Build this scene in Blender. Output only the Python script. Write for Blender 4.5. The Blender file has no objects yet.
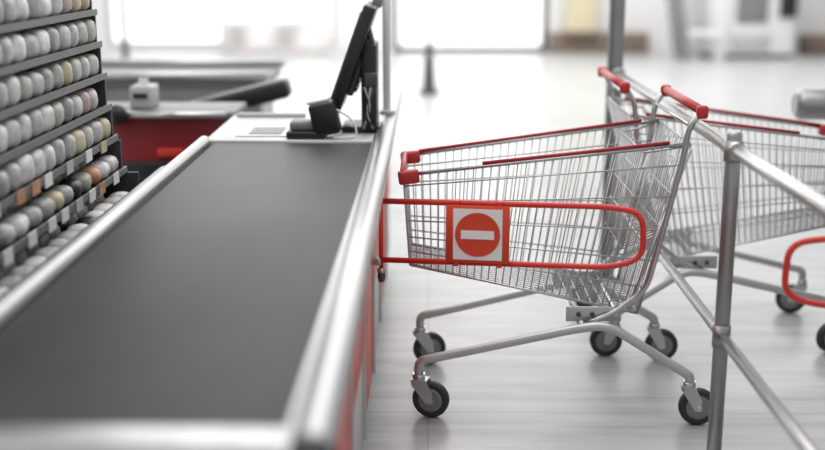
import bpy, bmesh, math, random
from mathutils import Vector, Matrix, Euler
random.seed(4)
S=bpy.context.scene
S.view_settings.view_transform='Standard'
S.view_settings.look='None'

# ---------------- materials ----------------
def mat(name,col,rough=0.5,metal=0.0,var=0.04,scale=12,stretch=(1,1,1),bump=0.0,emit=0,coat=0,spec=0.5):
    m=bpy.data.materials.new(name); m.use_nodes=True
    nt=m.node_tree; N=nt.nodes; L=nt.links
    b=N['Principled BSDF']
    b.inputs['Roughness'].default_value=rough
    b.inputs['Metallic'].default_value=metal
    b.inputs['Coat Weight'].default_value=coat
    b.inputs['Specular IOR Level'].default_value=spec
    tc=N.new('ShaderNodeTexCoord'); mp=N.new('ShaderNodeMapping')
    mp.inputs['Scale'].default_value=stretch
    no=N.new('ShaderNodeTexNoise'); no.inputs['Scale'].default_value=scale; no.inputs['Detail'].default_value=4
    L.new(tc.outputs['Object'],mp.inputs['Vector']); L.new(mp.outputs['Vector'],no.inputs['Vector'])
    cr=N.new('ShaderNodeValToRGB')
    cr.color_ramp.elements[0].position=0.3; cr.color_ramp.elements[1].position=0.7
    lo=[max(0,c*(1-var)) for c in col]; hi=[min(1,c*(1+var)) for c in col]
    cr.color_ramp.elements[0].color=(*lo,1); cr.color_ramp.elements[1].color=(*hi,1)
    L.new(no.outputs['Fac'],cr.inputs['Fac']); L.new(cr.outputs['Color'],b.inputs['Base Color'])
    if bump:
        bp=N.new('ShaderNodeBump'); bp.inputs['Strength'].default_value=bump; bp.inputs['Distance'].default_value=0.002
        L.new(no.outputs['Fac'],bp.inputs['Height']); L.new(bp.outputs['Normal'],b.inputs['Normal'])
    if emit:
        L.new(cr.outputs['Color'],b.inputs['Emission Color']); b.inputs['Emission Strength'].default_value=emit
    return m

CHROME=mat('chrome_steel',(0.53,0.53,0.53),0.25,0.95,0.05)
WIRE=mat('zinc_wire',(0.57,0.57,0.57),0.32,0.85,0.05)
TUBE=mat('frame_grey',(0.50,0.505,0.51),0.33,0.6,0.04)
BRUSH=mat('brushed_steel',(0.50,0.50,0.50),0.34,0.85,0.06,30,(1,0.05,1))
POST=mat('satin_post_steel',(0.34,0.34,0.335),0.36,0.9,0.06)
ALU=mat('aluminium_plate',(0.60,0.595,0.59),0.45,0.35,0.04)
RED=mat('red_paint',(0.68,0.032,0.020),0.4,0,0.05,coat=0.1)
REDP=mat('red_plastic',(0.46,0.026,0.028),0.42,0,0.06)
ORANGE=mat('red_orange_panel',(0.64,0.06,0.03),0.45,0,0.05)
DRED=mat('dark_red_panel',(0.26,0.010,0.016),0.4,0,0.1)
WHITE=mat('white_plastic',(0.80,0.80,0.80),0.4,0,0.02)
SIGNW=mat('sign_white',(0.88,0.86,0.84),0.5,0,0.02)
SIGNR=mat('sign_red',(0.70,0.062,0.025),0.5,0,0.04)
BLACK=mat('black_plastic',(0.014,0.014,0.016),0.38,0,0.2)
SCREEN=mat('screen_glass',(0.012,0.012,0.014),0.15,0,0.1)
DGREY=mat('dark_grey_plastic',(0.06,0.06,0.065),0.45,0,0.15)
MGREY=mat('mid_grey_plastic',(0.22,0.22,0.23),0.5,0,0.08)
LGREY=mat('light_grey_panel',(0.46,0.46,0.455),0.5,0,0.04)
TIRE=mat('rubber_tire',(0.028,0.029,0.032),0.6,0,0.2)
HUB=mat('wheel_hub',(0.20,0.21,0.22),0.4,0.2,0.1)
BELT=mat('conveyor_rubber',(0.056,0.054,0.053),0.52,0,0.16,3,(1,0.6,1),bump=0.05,spec=0.32)
BELT2=mat('far_belt_rubber',(0.05,0.05,0.052),0.5,0,0.1)
BROWN=mat('brown_plinth',(0.20,0.15,0.12),0.6,0,0.1)
TAN=mat('yellow_column',(0.68,0.61,0.42),0.6,0,0.05)
WALLM=mat('wall_paint',(0.76,0.76,0.755),0.8,0,0.03,1.5)
FRAME=mat('window_frame_dark',(0.06,0.06,0.06),0.5,0,0.1)
PANE=mat('daylight_pane',(1.0,1.0,0.995),0.3,0,0.02,emit=1.3)
PINK=mat('poster_pink',(0.76,0.71,0.69),0.7,0,0.2,2.0)
SHEDGE=mat('shelf_edge',(0.20,0.20,0.20),0.5,0.2,0.05)

def floor_mat():
    m=bpy.data.materials.new('floor_tiles'); m.use_nodes=True
    nt=m.node_tree;N=nt.nodes;L=nt.links;b=N['Principled BSDF']
    tc=N.new('ShaderNodeTexCoord')
    mp=N.new('ShaderNodeMapping'); mp.inputs['Scale'].default_value=(0.9,8,1); mp.inputs['Rotation'].default_value=(0,0,0.12)
    no=N.new('ShaderNodeTexNoise'); no.inputs['Scale'].default_value=1.6; no.inputs['Detail'].default_value=8; no.inputs['Roughness'].default_value=0.6; no.inputs['Distortion'].default_value=0.6
    L.new(tc.outputs['Object'],mp.inputs['Vector']);L.new(mp.outputs['Vector'],no.inputs['Vector'])
    cr=N.new('ShaderNodeValToRGB')
    e=cr.color_ramp.elements
    e[0].position=0.30; e[0].color=(0.345,0.355,0.35,1)
    e[1].position=0.62; e[1].color=(0.52,0.525,0.525,1)
    L.new(no.outputs['Fac'],cr.inputs['Fac'])
    br=N.new('ShaderNodeTexBrick'); br.offset=0.0
    br.inputs['Color1'].default_value=(1,1,1,1); br.inputs['Color2'].default_value=(0.95,0.95,0.95,1); br.inputs['Mortar'].default_value=(0.70,0.70,0.69,1)
    br.inputs['Scale'].default_value=1; br.inputs['Brick Width'].default_value=1.2; br.inputs['Row Height'].default_value=0.6; br.inputs['Mortar Size'].default_value=0.004
    L.new(tc.outputs['Object'],br.inputs['Vector'])
    mx=N.new('ShaderNodeMix'); mx.data_type='RGBA'; mx.blend_type='MULTIPLY'; mx.inputs[0].default_value=0.8
    L.new(cr.outputs['Color'],mx.inputs[6]); L.new(br.outputs['Color'],mx.inputs[7])
    L.new(mx.outputs[2],b.inputs['Base Color'])
    b.inputs['Roughness'].default_value=0.32
    b.inputs['Specular IOR Level'].default_value=0.5
    return m
FLOOR=floor_mat()

# ---------------- mesh builder ----------------
class B:
    def __init__(s): s.bm=bmesh.new(); s.m=[]
    def mi(s,m):
        if m not in s.m: s.m.append(m)
        return s.m.index(m)
    def box(s,lo,hi,m,bevel=0,M=None,seg=2):
        lo=Vector(lo);hi=Vector(hi);i=s.mi(m)
        t=bmesh.new(); bmesh.ops.create_cube(t,size=1)
        c=(lo+hi)/2; d=hi-lo
        for v in t.verts: v.co=Vector((v.co.x*d.x,v.co.y*d.y,v.co.z*d.z))+c
        if bevel: bmesh.ops.bevel(t,geom=t.edges[:],offset=bevel,segments=seg,affect='EDGES',profile=0.5)
        if M is not None: bmesh.ops.transform(t,matrix=M,verts=t.verts)
        s._merge(t,i,bool(bevel))
    def _merge(s,t,i,smooth):
        mp={}
        for v in t.verts: mp[v]=s.bm.verts.new(v.co)
        for f in t.faces:
            try: g=s.bm.faces.new([mp[v] for v in f.verts]); g.material_index=i; g.smooth=smooth
            except ValueError: pass
        t.free()
    def ell(s,c,r,m,u=12,v=8,rot=None):
        t=bmesh.new(); bmesh.ops.create_uvsphere(t,u_segments=u,v_segments=v,radius=1)
        M=Matrix.Translation(Vector(c))@(rot.to_matrix().to_4x4() if rot else Matrix.Identity(4))@Matrix.Diagonal((*r,1))
        bmesh.ops.transform(t,matrix=M,verts=t.verts); s._merge(t,s.mi(m),True)
    def tube(s,pts,r,m,seg=8,closed=False,cap=True,smooth=0):
        pts=[Vector(p) for p in pts]
        if smooth: pts=fillet(pts,smooth,closed)
        n=len(pts); i=s.mi(m)
        rr=r if isinstance(r,(list,tuple)) else [r]*n
        tang=[]
        for k in range(n):
            a=pts[(k-1)%n] if (closed or k>0) else pts[k]
            b=pts[(k+1)%n] if (closed or k<n-1) else pts[k]
            tang.append((b-a).normalized())
        up=Vector((0,0,1)) if abs(tang[0].z)<0.9 else Vector((1,0,0))
        nrm=(up-tang[0]*up.dot(tang[0])).normalized()
        rings=[]
        for k in range(n):
            nrm=(nrm-tang[k]*nrm.dot(tang[k])).normalized()
            bi=tang[k].cross(nrm)
            rings.append([s.bm.verts.new(pts[k]+(nrm*math.cos(2*math.pi*j/seg)+bi*math.sin(2*math.pi*j/seg))*rr[k]) for j in range(seg)])
        for k in range(n if closed else n-1):
            A=rings[k];C=rings[(k+1)%n]
            for j in range(seg):
                f=s.bm.faces.new([A[j],A[(j+1)%seg],C[(j+1)%seg],C[j]]); f.material_index=i; f.smooth=True
        if cap and not closed:
            for R in (rings[0],rings[-1]):
                f=s.bm.faces.new(R); f.material_index=i
    def cyl(s,a,b,r,m,seg=20): s.tube([a,b],r,m,seg)
    def finish(s,name,loc=(0,0,0),rot=0):
        bmesh.ops.recalc_face_normals(s.bm,faces=s.bm.faces[:])
        me=bpy.data.meshes.new(name); s.bm.to_mesh(me); s.bm.free()
        for m in s.m: me.materials.append(m)
        o=bpy.data.objects.new(name,me); S.collection.objects.link(o)
        o.location=loc; o.rotation_euler=(0,0,rot)
        return o
def fillet(pts,rad,closed=False,n=6):
    out=[]; L=len(pts)
    for k in range(L):
        if not closed and k in (0,L-1): out.append(pts[k]); continue
        p=pts[k]; a=pts[(k-1)%L]-p; b=pts[(k+1)%L]-p
        d=min(rad,a.length*0.48,b.length*0.48)
        A=p+a.normalized()*d; C=p+b.normalized()*d
        for j in range(n+1):
            t=j/n; out.append(A*(1-t)**2+p*2*t*(1-t)+C*t*t)
    return out
def lerp(a,b,t): return a+(b-a)*t

# ---------------- room ----------------
b=B(); b.box((-14,-3,-0.05),(14,18.4,0),FLOOR); b.finish('floor')
WY=17.7
b=B()
def wb(x0,x1,z0,z1,m,y0=WY,y1=WY+0.3): b.box((x0,y0,z0),(x1,y1,z1),m)
wb(-14,-4.9,0,4.5,WALLM); wb(-4.9,1.8,3.2,4.5,WALLM); wb(1.8,14,0,4.5,WALLM)
wb(-1.45,-0.55,0,3.2,WALLM); wb(-4.9,-1.45,0,0.10,WALLM)
b.finish('wall_back')
def window(name,x0,x1,z0,z1,nm,fr=FRAME,t=0.05):
    b=B()
    b.box((x0,WY+0.12,z0),(x1,WY+0.14,z1),PANE)
    b.box((x0,WY-0.02,z0),(x1,WY+0.1,z0+t),fr); b.box((x0,WY-0.02,z1-t),(x1,WY+0.1,z1),fr)
    for k in range(nm+1):
        x=lerp(x0,x1-t,k/nm); b.box((x,WY-0.02,z0+t),(x+t,WY+0.1,z1-t),fr)
    b.finish(name)
window('window_1',-4.88,-1.46,0.1,3.2,2,LGREY)
window('window_2',-0.54,1.79,0.0,3.2,1,FRAME,0.085)
b=B(); b.box((1.82,WY-0.18,0),(3.3,WY-0.01,0.30),BROWN,0.01); b.box((5.6,WY-0.5,0),(7.5,WY-0.01,0.28),BROWN,0.01); b.finish('baseboard_back')
b=B(); b.box((2.05,WY-0.3,0.30),(2.5,WY-0.02,4.4),TAN,0.02); b.box((2.0,WY-0.33,0.26),(2.55,WY-0.19,0.34),BROWN,0.01); b.finish('yellow_column')
b=B(); x=-3.1
b.box((x,WY-0.35,0.02),(x+1.6,WY-0.28,0.5),PINK,0.02); b.box((x+0.05,WY-0.42,0),(x+0.12,WY-0.2,0.06),LGREY); b.box((x+1.45,WY-0.42,0),(x+1.52,WY-0.2,0.06),LGREY)
for k in range(4): b.box((x+0.1+k*0.37,WY-0.36,0.1),(x+0.35+k*0.37,WY-0.345,0.42),WHITE if k%2 else LGREY)
b.finish('floor_display_board')
b=B()
b.box((3.95,16.6,0.06),(5.2,17.3,1.9),WHITE,0.03); b.box((4.0,16.7,0),(5.2,17.2,0.06),DGREY)
b.box((4.05,16.5,0.0),(4.2,16.62,1.5),WHITE,0.02)
b.box((4.95,16.55,0.58),(5.2,16.61,1.4),BLACK,0.02); b.box((4.35,16.57,0.5),(4.8,16.605,1.5),MGREY,0.02)
b.box((4.30,16.57,0.12),(4.85,16.605,0.36),LGREY,0.01)
Mt=Matrix.Translation((3.62,16.6,0))@Matrix.Rotation(math.radians(-10),4,'Y')
b.box((-0.06,-0.3,0.03),(0.06,0.3,1.5),MGREY,0.02,Mt); b.box((3.62,16.3,0.35),(4.1,16.4,0.42),WHITE)
b.finish('white_vending_kiosk')
b=B(); b.box((5.45,15.5,0),(6.05,16.1,0.05),LGREY); b.tube([(5.7,15.8,0.05),(5.7,15.8,1.4)],0.03,LGREY); b.box((5.35,15.7,0.72),(6.0,15.75,1.6),MGREY,0.01); b.finish('info_stand')
b=B(); b.cyl((-4.0,15.2,0),(-4.0,15.2,2.2),0.045,DGREY,12); b.cyl((-4.0,15.2,0),(-4.0,15.2,0.03),0.17,DGREY,20); b.finish('sign_pole')

b=B(); b.tube([(0,0,0),(0,0,0.02),(0,0,0.05),(0,0,0.42),(0,0,0.44)],[0.13,0.13,0.08,0.045,0.03],BLACK,16); b.cyl((0,0,0.44),(0,0,1.6),0.030,DGREY,10)
b.finish('queue_stanchion',(0.0,12.4,0))

# ---------------- main checkout counter ----------------
b=B()
XB=-0.155; ZB=0.85
b.box((-0.80,1.5,0.08),(-0.20,4.70,0.80),LGREY)
b.box((-0.48,4.70,0.08),(-0.20,5.45,0.80),LGREY)
b.box((-0.76,1.54,0.0),(-0.24,4.66,0.08),DGREY); b.box((-0.46,4.66,0.0),(-0.24,5.40,0.08),DGREY)
ys=[1.5,2.05,2.6,3.15,3.7,4.25,4.85,5.45]
for k in range(7):
    b.box((-0.20,ys[k]+0.006,0.36),(-0.188,ys[k+1]-0.006,0.60),ORANGE,0.002,seg=1)
    b.box((-0.20,ys[k]+0.006,0.10),(-0.190,ys[k+1]-0.006,0.355),LGREY if k%2==0 else ORANGE,0.002,seg=1)
    b.box((-0.20,ys[k]-0.006,0.10),(-0.180,ys[k]+0.006,0.60),ALU)
b.box((-0.20,1.5,0.605),(-0.185,5.45,0.80),ALU)
b.tube([(-0.18,1.5,0.61),(-0.18,5.45,0.61)],0.010,BRUSH,10)
b.box((-0.82,1.44,0.79),(-0.19,1.525,0.846),BRUSH,0.012)
b.box((-0.79,1.47,0.1),(-0.21,1.5,0.79),ALU)
b.box((-0.765,1.532,0.80),(-0.195,4.03,0.838),BELT,0.008)
b.box((-0.80,4.04,0.80),(-0.195,4.70,0.845),ALU,0.004)
b.box((-0.48,4.705,0.80),(-0.195,5.45,0.845),ALU,0.004)
b.box((-0.70,4.12,0.845),(-0.50,4.36,0.849),BRUSH); b.box((-0.66,4.16,0.849),(-0.54,4.32,0.851),MGREY)
b.box((-0.78,4.62,0.845),(-0.50,4.66,0.86),LGREY,0.004)
b.tube([(XB,1.40,ZB),(XB,1.415,ZB),(XB,5.5,ZB)],[0.024,0.031,0.031],BRUSH,20)
b.tube([(XB,1.385,ZB),(XB,1.405,ZB)],[0.02,0.033],DGREY,20)
b.box((-0.20,1.42,0.80),(XB,5.48,0.845),BRUSH)
b.tube([(-0.80,1.42,0.838),(-0.80,4.05,0.838)],0.022,BRUSH,16)
b.tube([(-0.80,4.05,0.838),(-0.80,4.07,0.838)],[0.022,0.012],DGREY,16)
b.box((-0.82,1.44,0.76),(-0.785,4.05,0.83),ALU)
b.finish('checkout_counter')

# POS monitor
b=B()
Mt=Matrix.Translation((-0.278,4.30,1.105))@Matrix.Rotation(math.radians(20),4,'Y')
b.box((-0.028,-0.16,-0.19),(0.016,0.16,0.215),BLACK,0.008,Mt)
b.box((-0.032,-0.145,-0.16),(-0.0275,0.145,0.185),SCREEN,0,Mt)
b.box((0.014,-0.09,-0.12),(0.04,0.09,0.1),DGREY,0.008,Mt)
for k in range(7): b.box((0.04,-0.085,-0.10+k*0.028),(0.048,0.085,-0.085+k*0.028),BLACK,0,Mt)
b.box((-0.248,4.20,0.862),(-0.192,4.40,1.17),BLACK,0.006)
b.tube([(-0.215,4.22,0.86),(-0.205,4.22,1.16),(-0.225,4.22,1.24)],0.012,DGREY,8,smooth=0.03)
b.box((-0.325,4.22,0.847),(-0.19,4.42,0.866),BLACK,0.006)
b.box((-0.235,4.17,1.02),(-0.188,4.25,1.07),DGREY,0.005)
for k in range(6): b.tube([(-0.235+0.008*k,4.175,1.02),(-0.21-0.006*k,4.17,0.95-0.01*k),(-0.24+0.012*k,4.19,0.865)],0.0035,BLACK if k%3 else LGREY,6,smooth=0.05)
b.finish('pos_monitor')
b=B()
b.box((-0.51,4.06,0.847),(-0.37,4.165,0.872),BLACK,0.006)
b.box((-0.50,4.08,0.872),(-0.40,4.165,0.905),MGREY,0.01)
Mt=Matrix.Translation((-0.375,4.11,0.914))@Matrix.Rotation(math.radians(-12),4,'Y')
b.box((-0.045,-0.05,-0.057),(0.05,0.05,0.06),BLACK,0.01,Mt)
b.box((-0.05,-0.02,0.06),(0.03,0.05,0.072),WHITE,0.004,Mt)
b.tube([(-0.33,4.08,0.95),(-0.27,4.06,0.92),(-0.25,4.06,0.853),(-0.34,4.05,0.853)],0.004,WHITE,6,smooth=0.04)
b.finish('card_terminal')
b=B(); b.box((-0.178,4.44,0.882),(-0.150,4.50,1.75),WHITE,0.006); b.box((-0.215,4.42,1.29),(-0.18,4.50,1.36),MGREY,0.008); b.box((-0.19,4.42,0.882),(-0.13,4.52,0.90),ALU,0.004); b.finish('lane_light_pole')

# ---------------- cashier side ----------------
b=B()
b.box((-1.62,4.92,0.08),(-0.84,5.20,0.80),DRED,0.005)
b.box((-1.55,4.95,0),(-0.90,5.15,0.08),DGREY)
b.box((-1.66,4.88,0.80),(-0.83,5.23,0.83),MGREY,0.008)
b.box((-1.18,4.90,0.63),(-1.06,4.925,0.67),RED,0.01)
b.box((-1.60,4.90,0.1),(-0.86,4.925,0.61),BLACK,0.01)
b.tube([(-1.36,4.86,0.82),(-0.86,4.86,0.82)],0.014,CHROME,10)
b.ell((-1.33,4.86,0.82),(0.045,0.035,0.045),BLACK)
b.finish('cash_drawer_cabinet')
b=B()
b.box((-2.6,6.2,0.08),(-0.92,6.8,0.78),LGREY); b.box((-2.6,6.2,0.0),(-0.92,6.8,0.08),DGREY)
b.box((-2.6,6.15,0.78),(-0.88,6.85,0.83),MGREY,0.01)
b.box((-2.55,6.12,0.55),(-0.9,6.2,0.78),MGREY)
b.tube([(-2.6,6.14,0.85),(-0.86,6.14,0.85)],0.025,BRUSH,12)
b.tube([(-2.6,6.86,0.85),(-0.86,6.86,0.85)],0.025,BRUSH,12)
b.finish('checkout_counter')
b=B()
Mt=Matrix.Translation((-0.90,5.48,0.81))@Matrix.Rotation(math.radians(-14),4,'Y')
b.box((-0.27,-0.06,-0.045),(0.24,0.10,0.045),BLACK,0.02,Mt)
b.tube([(-0.90,5.50,0.12),(-0.90,5.50,0.80)],0.025,CHROME,10)
b.box((-1.10,5.32,0.46),(-0.70,5.68,0.53),BLACK,0.03)
for k in range(5):
    a=k*math.tau/5; b.tube([(-0.90,5.50,0.12),(-0.90+0.24*math.cos(a),5.50+0.24*math.sin(a),0.05)],0.018,DGREY,8)
    b.ell((-0.90+0.24*math.cos(a),5.50+0.24*math.sin(a),0.03),(0.03,0.03,0.03),BLACK)
b.finish('cashier_chair')
b=B()
b.box((-1.30,4.96,0.832),(-1.20,5.10,0.93),LGREY,0.01); b.box((-1.28,4.95,0.88),(-1.22,4.962,0.90),BLACK); b.box((-1.27,5.02,0.93),(-1.23,5.03,0.96),WHITE)
b.finish('receipt_printer')

# ---------------- snack rack ----------------
b=B()
cols=[(0.50,0.495,0.48),(0.64,0.635,0.62),(0.36,0.355,0.35),(0.46,0.45,0.42),(0.56,0.55,0.545),(0.42,0.42,0.42),(0.72,0.715,0.71)]
PM=[mat('snack_pack_%d'%i,c,0.45,0,0.28,30) for i,c in enumerate(cols)]
ACC=[mat('snack_straw',(0.50,0.45,0.30),0.45,0,0.2,25),mat('snack_rose',(0.46,0.34,0.33),0.45,0,0.2,25),mat('snack_olive',(0.26,0.28,0.20),0.45,0,0.2,25),mat('snack_tan',(0.50,0.26,0.14),0.45,0,0.2,25)]
Y0,Y1=1.2,3.87
shel=[(-0.975,0.665),(-1.03,0.775),(-1.055,0.885),(-1.070,0.99),(-1.080,1.095),(-1.090,1.20),(-1.10,1.305),(-1.11,1.41),(-1.12,1.515)]
b.box((-1.50,Y0,0),(-1.42,Y1,1.72),DGREY)
b.box((-1.42,Y0,0.05),(-0.98,Y1,0.64),DGREY)
for k,(x,z) in enumerate(shel):
    b.box((-1.42,Y0,z-0.010),(x-0.01,Y1,z),DGREY)
    b.box((x-0.012,Y0,z-0.012),(x-0.004,Y1,z+0.008),SHEDGE)
    b.box((-1.42,Y1-0.012,z),(x-0.02,Y1,(shel[k+1][1]-0.012) if k<8 else z+0.1),DGREY)
    if k<3:
        y=Y0+0.1
        while y<Y1-0.1:
            b.box((x-0.003,y,z-0.022),(x+0.001,y+0.06,z+0.014),random.choice([WHITE,ACC[3],ACC[0],WHITE,WHITE,LGREY])); y+=random.uniform(0.1,0.2)
    y=Y0+0.055
    while y<Y1-0.055:
        w=random.uniform(0.040,0.050)
        m=random.choice(PM) if k>=2 else random.choice([PM[0],PM[1],PM[4],ACC[0],ACC[2],PM[2],PM[5],PM[2],BLACK])
        if k==1 and random.random()<0.22: m=ACC[3]
        if y>Y1-0.4 and k>=2: m=random.choice([ACC[0],ACC[1],ACC[0],PM[3],PM[0]])
        h=random.uniform(0.036,0.042) if k>1 else 0.028
        for q in range(2):
            Mp=Matrix.Translation((x-0.048-q*0.095,y,z+h+0.002))@Euler((random.uniform(-.12,.12),random.uniform(-.08,.02),random.uniform(-.2,.2))).to_matrix().to_4x4()
            b.box((-0.038,-w*0.93,-h),(0.036,w*0.93,h),m,0.026,Mp,seg=3)
        y+=w*2.1
b.finish('snack_rack')

b=B()
b.box((-0.945,1.45,0.0),(-0.90,3.95,0.72),MGREY)
b.box((-0.90,1.45,0.0),(-0.83,3.95,0.66),DGREY)
b.tube([(-0.925,1.4,0.745),(-0.925,3.95,0.745)],0.024,BRUSH,12)
b.finish('bagging_rail')

# ---------------- shopping cart ----------------
def cart(name,loc,rot,fx=0.0):
    b=B(); wr=0.0022
    def P(c): return Vector(c)
    def side(s):
        F=P((-0.08,s*0.18,0.80));R=P((0.815,s*0.25,0.915));f=P((-0.06,s*0.14,0.49));r=P((0.685,s*0.20,0.345))
        return F,R,f,r
    for s in (-1,1):
        F,R,f,r=side(s)
        n=32
        for k in range(n+1):
            t=k/n; b.tube([lerp(F,R,t),lerp(f,r,t)],wr,WIRE,5)
        for q in (0.12,0.3,0.5,0.68,0.84):
            b.tube([lerp(F,f,q),lerp(R,r,q)],wr*1.2,WIRE,5)
        b.tube([f,r],0.0045,WIRE,6)
        b.tube([F,f],0.0045,WIRE,6); b.tube([R,r],0.0055,CHROME,6)
        b.tube([F,R],0.006,CHROME,8)
        up=Vector((0,0,0.011))
        b.tube([lerp(F,R,0.28 if s*math.cos(rot)<0 else 0.05)+up,lerp(F,R,0.93)+up],0.005,REDP,8)
    nf,nr=side(-1),side(1)
    def panel(a,c,d,e,n,hs,hw=1.0):
        for k in range(n+1):
            t=k/n; b.tube([lerp(a,c,t),lerp(d,e,t)],wr,WIRE,5)
        for q in hs: b.tube([lerp(a,d,q),lerp(c,e,q)],wr*hw,WIRE,5)
    panel(nf[0],nr[0],nf[2],nr[2],12,(0.12,0.3,0.5,0.68,0.84,1),1.2)
    panel(nf[1],nr[1],nf[3],nr[3],15,(0.0,0.12,0.3,0.5,0.68,0.84,1),1.2)
    panel(nf[2],nr[2],nf[3],nr[3],13,[k/20 for k in range(21)])
    a=P((0.68,-0.215,0.88));c=P((0.68,0.215,0.88));d=P((0.63,-0.185,0.56));e=P((0.63,0.185,0.56))
    panel(a,c,d,e,14,(0,0.2,0.45,0.7,1),1.2)
    b.tube([a,P((0.80,-0.24,0.905))],0.004,CHROME,6); b.tube([c,P((0.80,0.24,0.905))],0.004,CHROME,6)
    panel(d,e,P((0.75,-0.21,0.62)),P((0.75,0.21,0.62)),14,(0,0.5,1),1.2)
    b.tube([nf[0],nr[0]],0.007,CHROME,8)
    b.tube([nf[0]+Vector((-.004,0,.008)),nr[0]+Vector((-.004,0,.008))],0.009,REDP,8)
    for s in (-1,1):
        F=side(s)[0]
        Mt=Matrix.Translation(F+Vector((0.016,0,-0.006)))@Matrix.Rotation(-s*0.08,4,'Z')@Matrix.Rotation(-0.12,4,'Y')
        b.box((-0.034,-0.016,-0.022),(0.034,0.016,0.022),REDP,0.008,Mt)
    for s in (-1,1):
        b.tube([(-0.03,s*0.24,0.145),(-0.03,s*0.24,0.19),(0.05,s*0.24,0.208),(0.48,s*0.255,0.31),(0.58,s*0.262,0.325),(0.68,s*0.275,0.265),(0.845,s*0.30,0.165),(0.845,s*0.30,0.14)],0.0155,TUBE,12,smooth=0.05)
        b.tube([(0.50,s*0.235,0.315),(0.60,s*0.235,0.355),(0.70,s*0.255,0.44),(0.79,s*0.268,0.86),(0.803,s*0.275,0.97),(0.84,s*0.28,1.02)],0.0095,CHROME,10,smooth=0.05)
        b.tube([(0.60,s*0.22,0.36),(0.665,s*0.215,0.40),(0.815,s*0.262,0.90)],0.006,CHROME,8,smooth=0.03)
        b.box((0.45,s*0.215-0.004,0.322),(0.63,s*0.215+0.004,0.372),TUBE,0.002)
        for q in (0.49,0.535,0.58): b.cyl((q,s*0.222-0.006,0.347),(q,s*0.222+0.006,0.347),0.008,DGREY,8)
    b.tube([(0.50,-0.25,0.315),(0.50,0.25,0.315)],0.012,TUBE,10)
    b.tube([(0.61,-0.235,0.355),(0.61,0.235,0.355)],0.009,CHROME,10)
    b.tube([(0.84,-0.28,1.022),(0.84,0.28,1.022)],0.0145,REDP,14)
    b.tube([(0.806,-0.25,0.975),(0.806,0.25,0.975)],0.006,CHROME,8)
    for s in (-1,1):
        b.box((0.822,s*0.28-0.014,0.998),(0.858,s*0.28+0.014,1.039),REDP,0.009)
    for (x,y,dx,dy) in ((-0.03,-0.24,0.04,-0.01),(-0.03,0.24,0.035,0.01),(0.845,-0.30,0.03,0.0),(0.845,0.30,0.03,0.0)):
        b.cyl((x,y,0.128),(x,y,0.148),0.021,CHROME,14)
        w=Vector((x+dx,y+dy,0.062))
        Mw=Matrix.Translation(w)@Matrix.Rotation(math.atan2(dy,dx),4,'Z')
        def T(c): return Mw@Vector(c)
        prof=[(-0.016,0.054),(-0.010,0.061),(0.010,0.061),(0.016,0.054)]
        b.tube([T((0,p[0],0)) for p in prof],[p[1] for p in prof],TIRE,28)
        b.tube([T((0,-0.019,0)),T((0,-0.0165,0)),T((0,0.0165,0)),T((0,0.019,0))],[0.034,0.041,0.041,0.034],HUB,24)
        b.cyl(T((0,-0.027,0)),T((0,0.027,0)),0.008,CHROME,10)
        L=math.hypot(dx,dy)
        for q in (-1,1):
            t=bmesh.new()
            pr=[(-0.012,-0.010),(0.012,-0.010),(0.008,0.03),(-0.012,0.068),(-L-0.022,0.068),(-L-0.02,0.05)]
            v1=[t.verts.new(T((p[0],q*0.022-0.0018,p[1]))) for p in pr]; v2=[t.verts.new(T((p[0],q*0.022+0.0018,p[1]))) for p in pr]
            t.faces.new(v1); t.faces.new(v2[::-1])
            for k in range(6): t.faces.new([v1[k],v1[(k+1)%6],v2[(k+1)%6],v2[k]])
            b._merge(t,b.mi(TUBE),False)
        b.box((-L-0.022,-0.0235,0.064),(-0.010,0.0235,0.069),TUBE,0,Mw)
    return b.finish(name,loc,rot)
cart('shopping_cart',(0,3.81,0),0)
cart('shopping_cart',(1.55,4.46,0),math.pi)

# ---------------- swing gates ----------------
def gate(name,loc,rot,L=0.785):
    b=B()
    b.tube([(0.0,0,0.76),(L-0.10,0,0.765),(L,0,0.75),(L+0.005,0,0.61),(L-0.09,0,0.58),(0.0,0,0.575)],0.009,RED,12,smooth=0.075)
    b.tube([(0.0,0,0.55),(0.0,0,0.765)],0.007,RED,12)
    b.tube([(0.0,0,0.535),(0.0,0,0.55)],0.014,CHROME,12); b.tube([(0,0,0.505),(0,0,0.52),(0,0,0.535)],[0.009,0.013,0.011],DGREY,12)
    b.box((-0.035,-0.010,0.558),(-0.0,0.010,0.580),CHROME,0.003); b.box((-0.035,-0.010,0.750),(-0.0,0.010,0.768),CHROME,0.003)
    x0,x1,z0,z1=0.202,0.394,0.587,0.752
    b.box((x0,-0.016,z0-0.006),(x1,-0.011,z1+0.006),SIGNR,0.0015,seg=1)
    b.box((x0+0.022,-0.0185,z0+0.004),(x1-0.022,-0.0155,z1-0.004),SIGNW)
    c=((x0+x1)/2,(z0+z1)/2)
    b.cyl((c[0],-0.0185,c[1]),(c[0],-0.0205,c[1]),0.068,SIGNR,48)
    b.box((c[0]-0.050,-0.0225,c[1]-0.013),(c[0]+0.050,-0.020,c[1]+0.013),SIGNW)
    for xx in (x0+0.03,x1-0.03):
        b.box((xx-0.008,-0.014,z0-0.02),(xx+0.008,0.012,z0+0.004),RED,0.002); b.box((xx-0.008,-0.014,z1-0.004),(xx+0.008,0.012,z1+0.02),RED,0.002)
    return b.finish(name,loc,rot)
gate('swing_gate',(-0.145,3.42,0),math.radians(-8))
gate('swing_gate',(1.75,2.95,0),math.radians(180),0.80)

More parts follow.
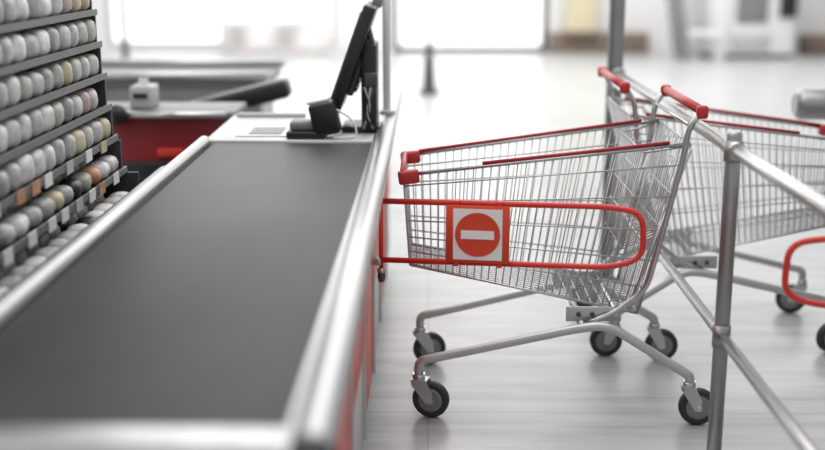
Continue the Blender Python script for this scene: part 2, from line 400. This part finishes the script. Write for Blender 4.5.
# ---------------- guard railing ----------------
XR=0.855;ZR=0.96
b=B()
b.tube([(XR,0.35,ZR),(XR,5.26,ZR)],0.020,CHROME,18)
b.tube([(XR,0.35,0.41),(XR,4.10,0.41)],0.0165,CHROME,16)
b.tube([(XR,4.10,0.41),(XR,4.115,0.41)],[0.0165,0.010],CHROME,16)
for y in (0.6,3.20):
    b.tube([(XR,y,0.0),(XR,y,1.00),(XR,y,1.01)],[0.022,0.022,0.016],POST,16)
    b.cyl((XR,y,0.0),(XR,y,0.008),0.055,CHROME,24)
    b.cyl((XR,y,0.375),(XR,y,0.445),0.026,POST,18); b.cyl((XR,y,0.925),(XR,y,0.985),0.027,POST,18)
    b.cyl((XR,y-0.05,ZR),(XR,y+0.05,ZR),0.0245,CHROME,18)
b.box((XR-0.034,5.245,0),(XR+0.024,5.30,2.3),MGREY,0.006)
b.box((XR-0.040,5.24,0),(XR-0.034,5.305,2.3),DGREY)
b.box((XR-0.07,5.20,0),(XR+0.06,5.34,0.012),CHROME)
b.cyl((XR,5.19,ZR),(XR,5.25,ZR),0.03,CHROME,18)
b.finish('guard_railing')

# right neighbouring lane (its far end shows at the frame edge)
b=B()
b.box((1.88,1.0,0.08),(2.5,4.9,0.78),LGREY); b.box((1.92,1.05,0),(2.46,4.85,0.08),DGREY)
b.box((1.78,1.0,0.78),(2.56,5.0,0.84),ALU,0.01); b.box((1.82,1.05,0.84),(2.48,4.9,0.852),BELT2)
b.tube([(1.76,1.0,0.85),(1.76,4.9,0.85)],0.035,BRUSH,18)
b.tube([(1.595,5.03,0.85),(1.607,5.03,0.85),(1.625,5.03,0.85),(2.5,5.03,0.85)],[0.045,0.062,0.07,0.07],POST,18)
b.finish('checkout_counter')
b=B(); b.cyl((1.79,2.95,0),(1.79,2.95,0.775),0.022,CHROME,14); b.cyl((1.79,2.95,0),(1.79,2.95,0.01),0.05,CHROME,20); b.finish('gate_post')

# ---------------- light ----------------
w=bpy.data.worlds.new('World'); S.world=w; w.use_nodes=True
bg=w.node_tree.nodes['Background']; bg.inputs[0].default_value=(0.98,0.99,1,1); bg.inputs[1].default_value=0.62
def area(name,loc,rot,sx,sy,e,col=(1,1,1)):
    l=bpy.data.lights.new(name,'AREA'); l.shape='RECTANGLE'; l.size=sx; l.size_y=sy; l.energy=e; l.color=col
    o=bpy.data.objects.new(name,l); S.collection.objects.link(o); o.location=loc; o.rotation_euler=rot
area('ceiling_light',(0.3,5,4.2),(0,0,0),3,6,120)
area('ceiling_light',(0,13,4.2),(0,0,0),12,7,760,(1,0.99,0.98))
area('ceiling_light',(-3,2,4.0),(0,math.radians(-20),0),2,4,35)

# ---------------- camera ----------------
cd=bpy.data.cameras.new('camera'); cam=bpy.data.objects.new('camera',cd); S.collection.objects.link(cam)
cam.location=(0,0,1.5); cd.sensor_width=36; cd.lens=36*1150/825
cam.rotation_euler=(math.radians(90-13.4),0,math.radians(0.82))
cd.dof.use_dof=True; cd.dof.focus_distance=3.65; cd.dof.aperture_fstop=0.95
S.camera=cam
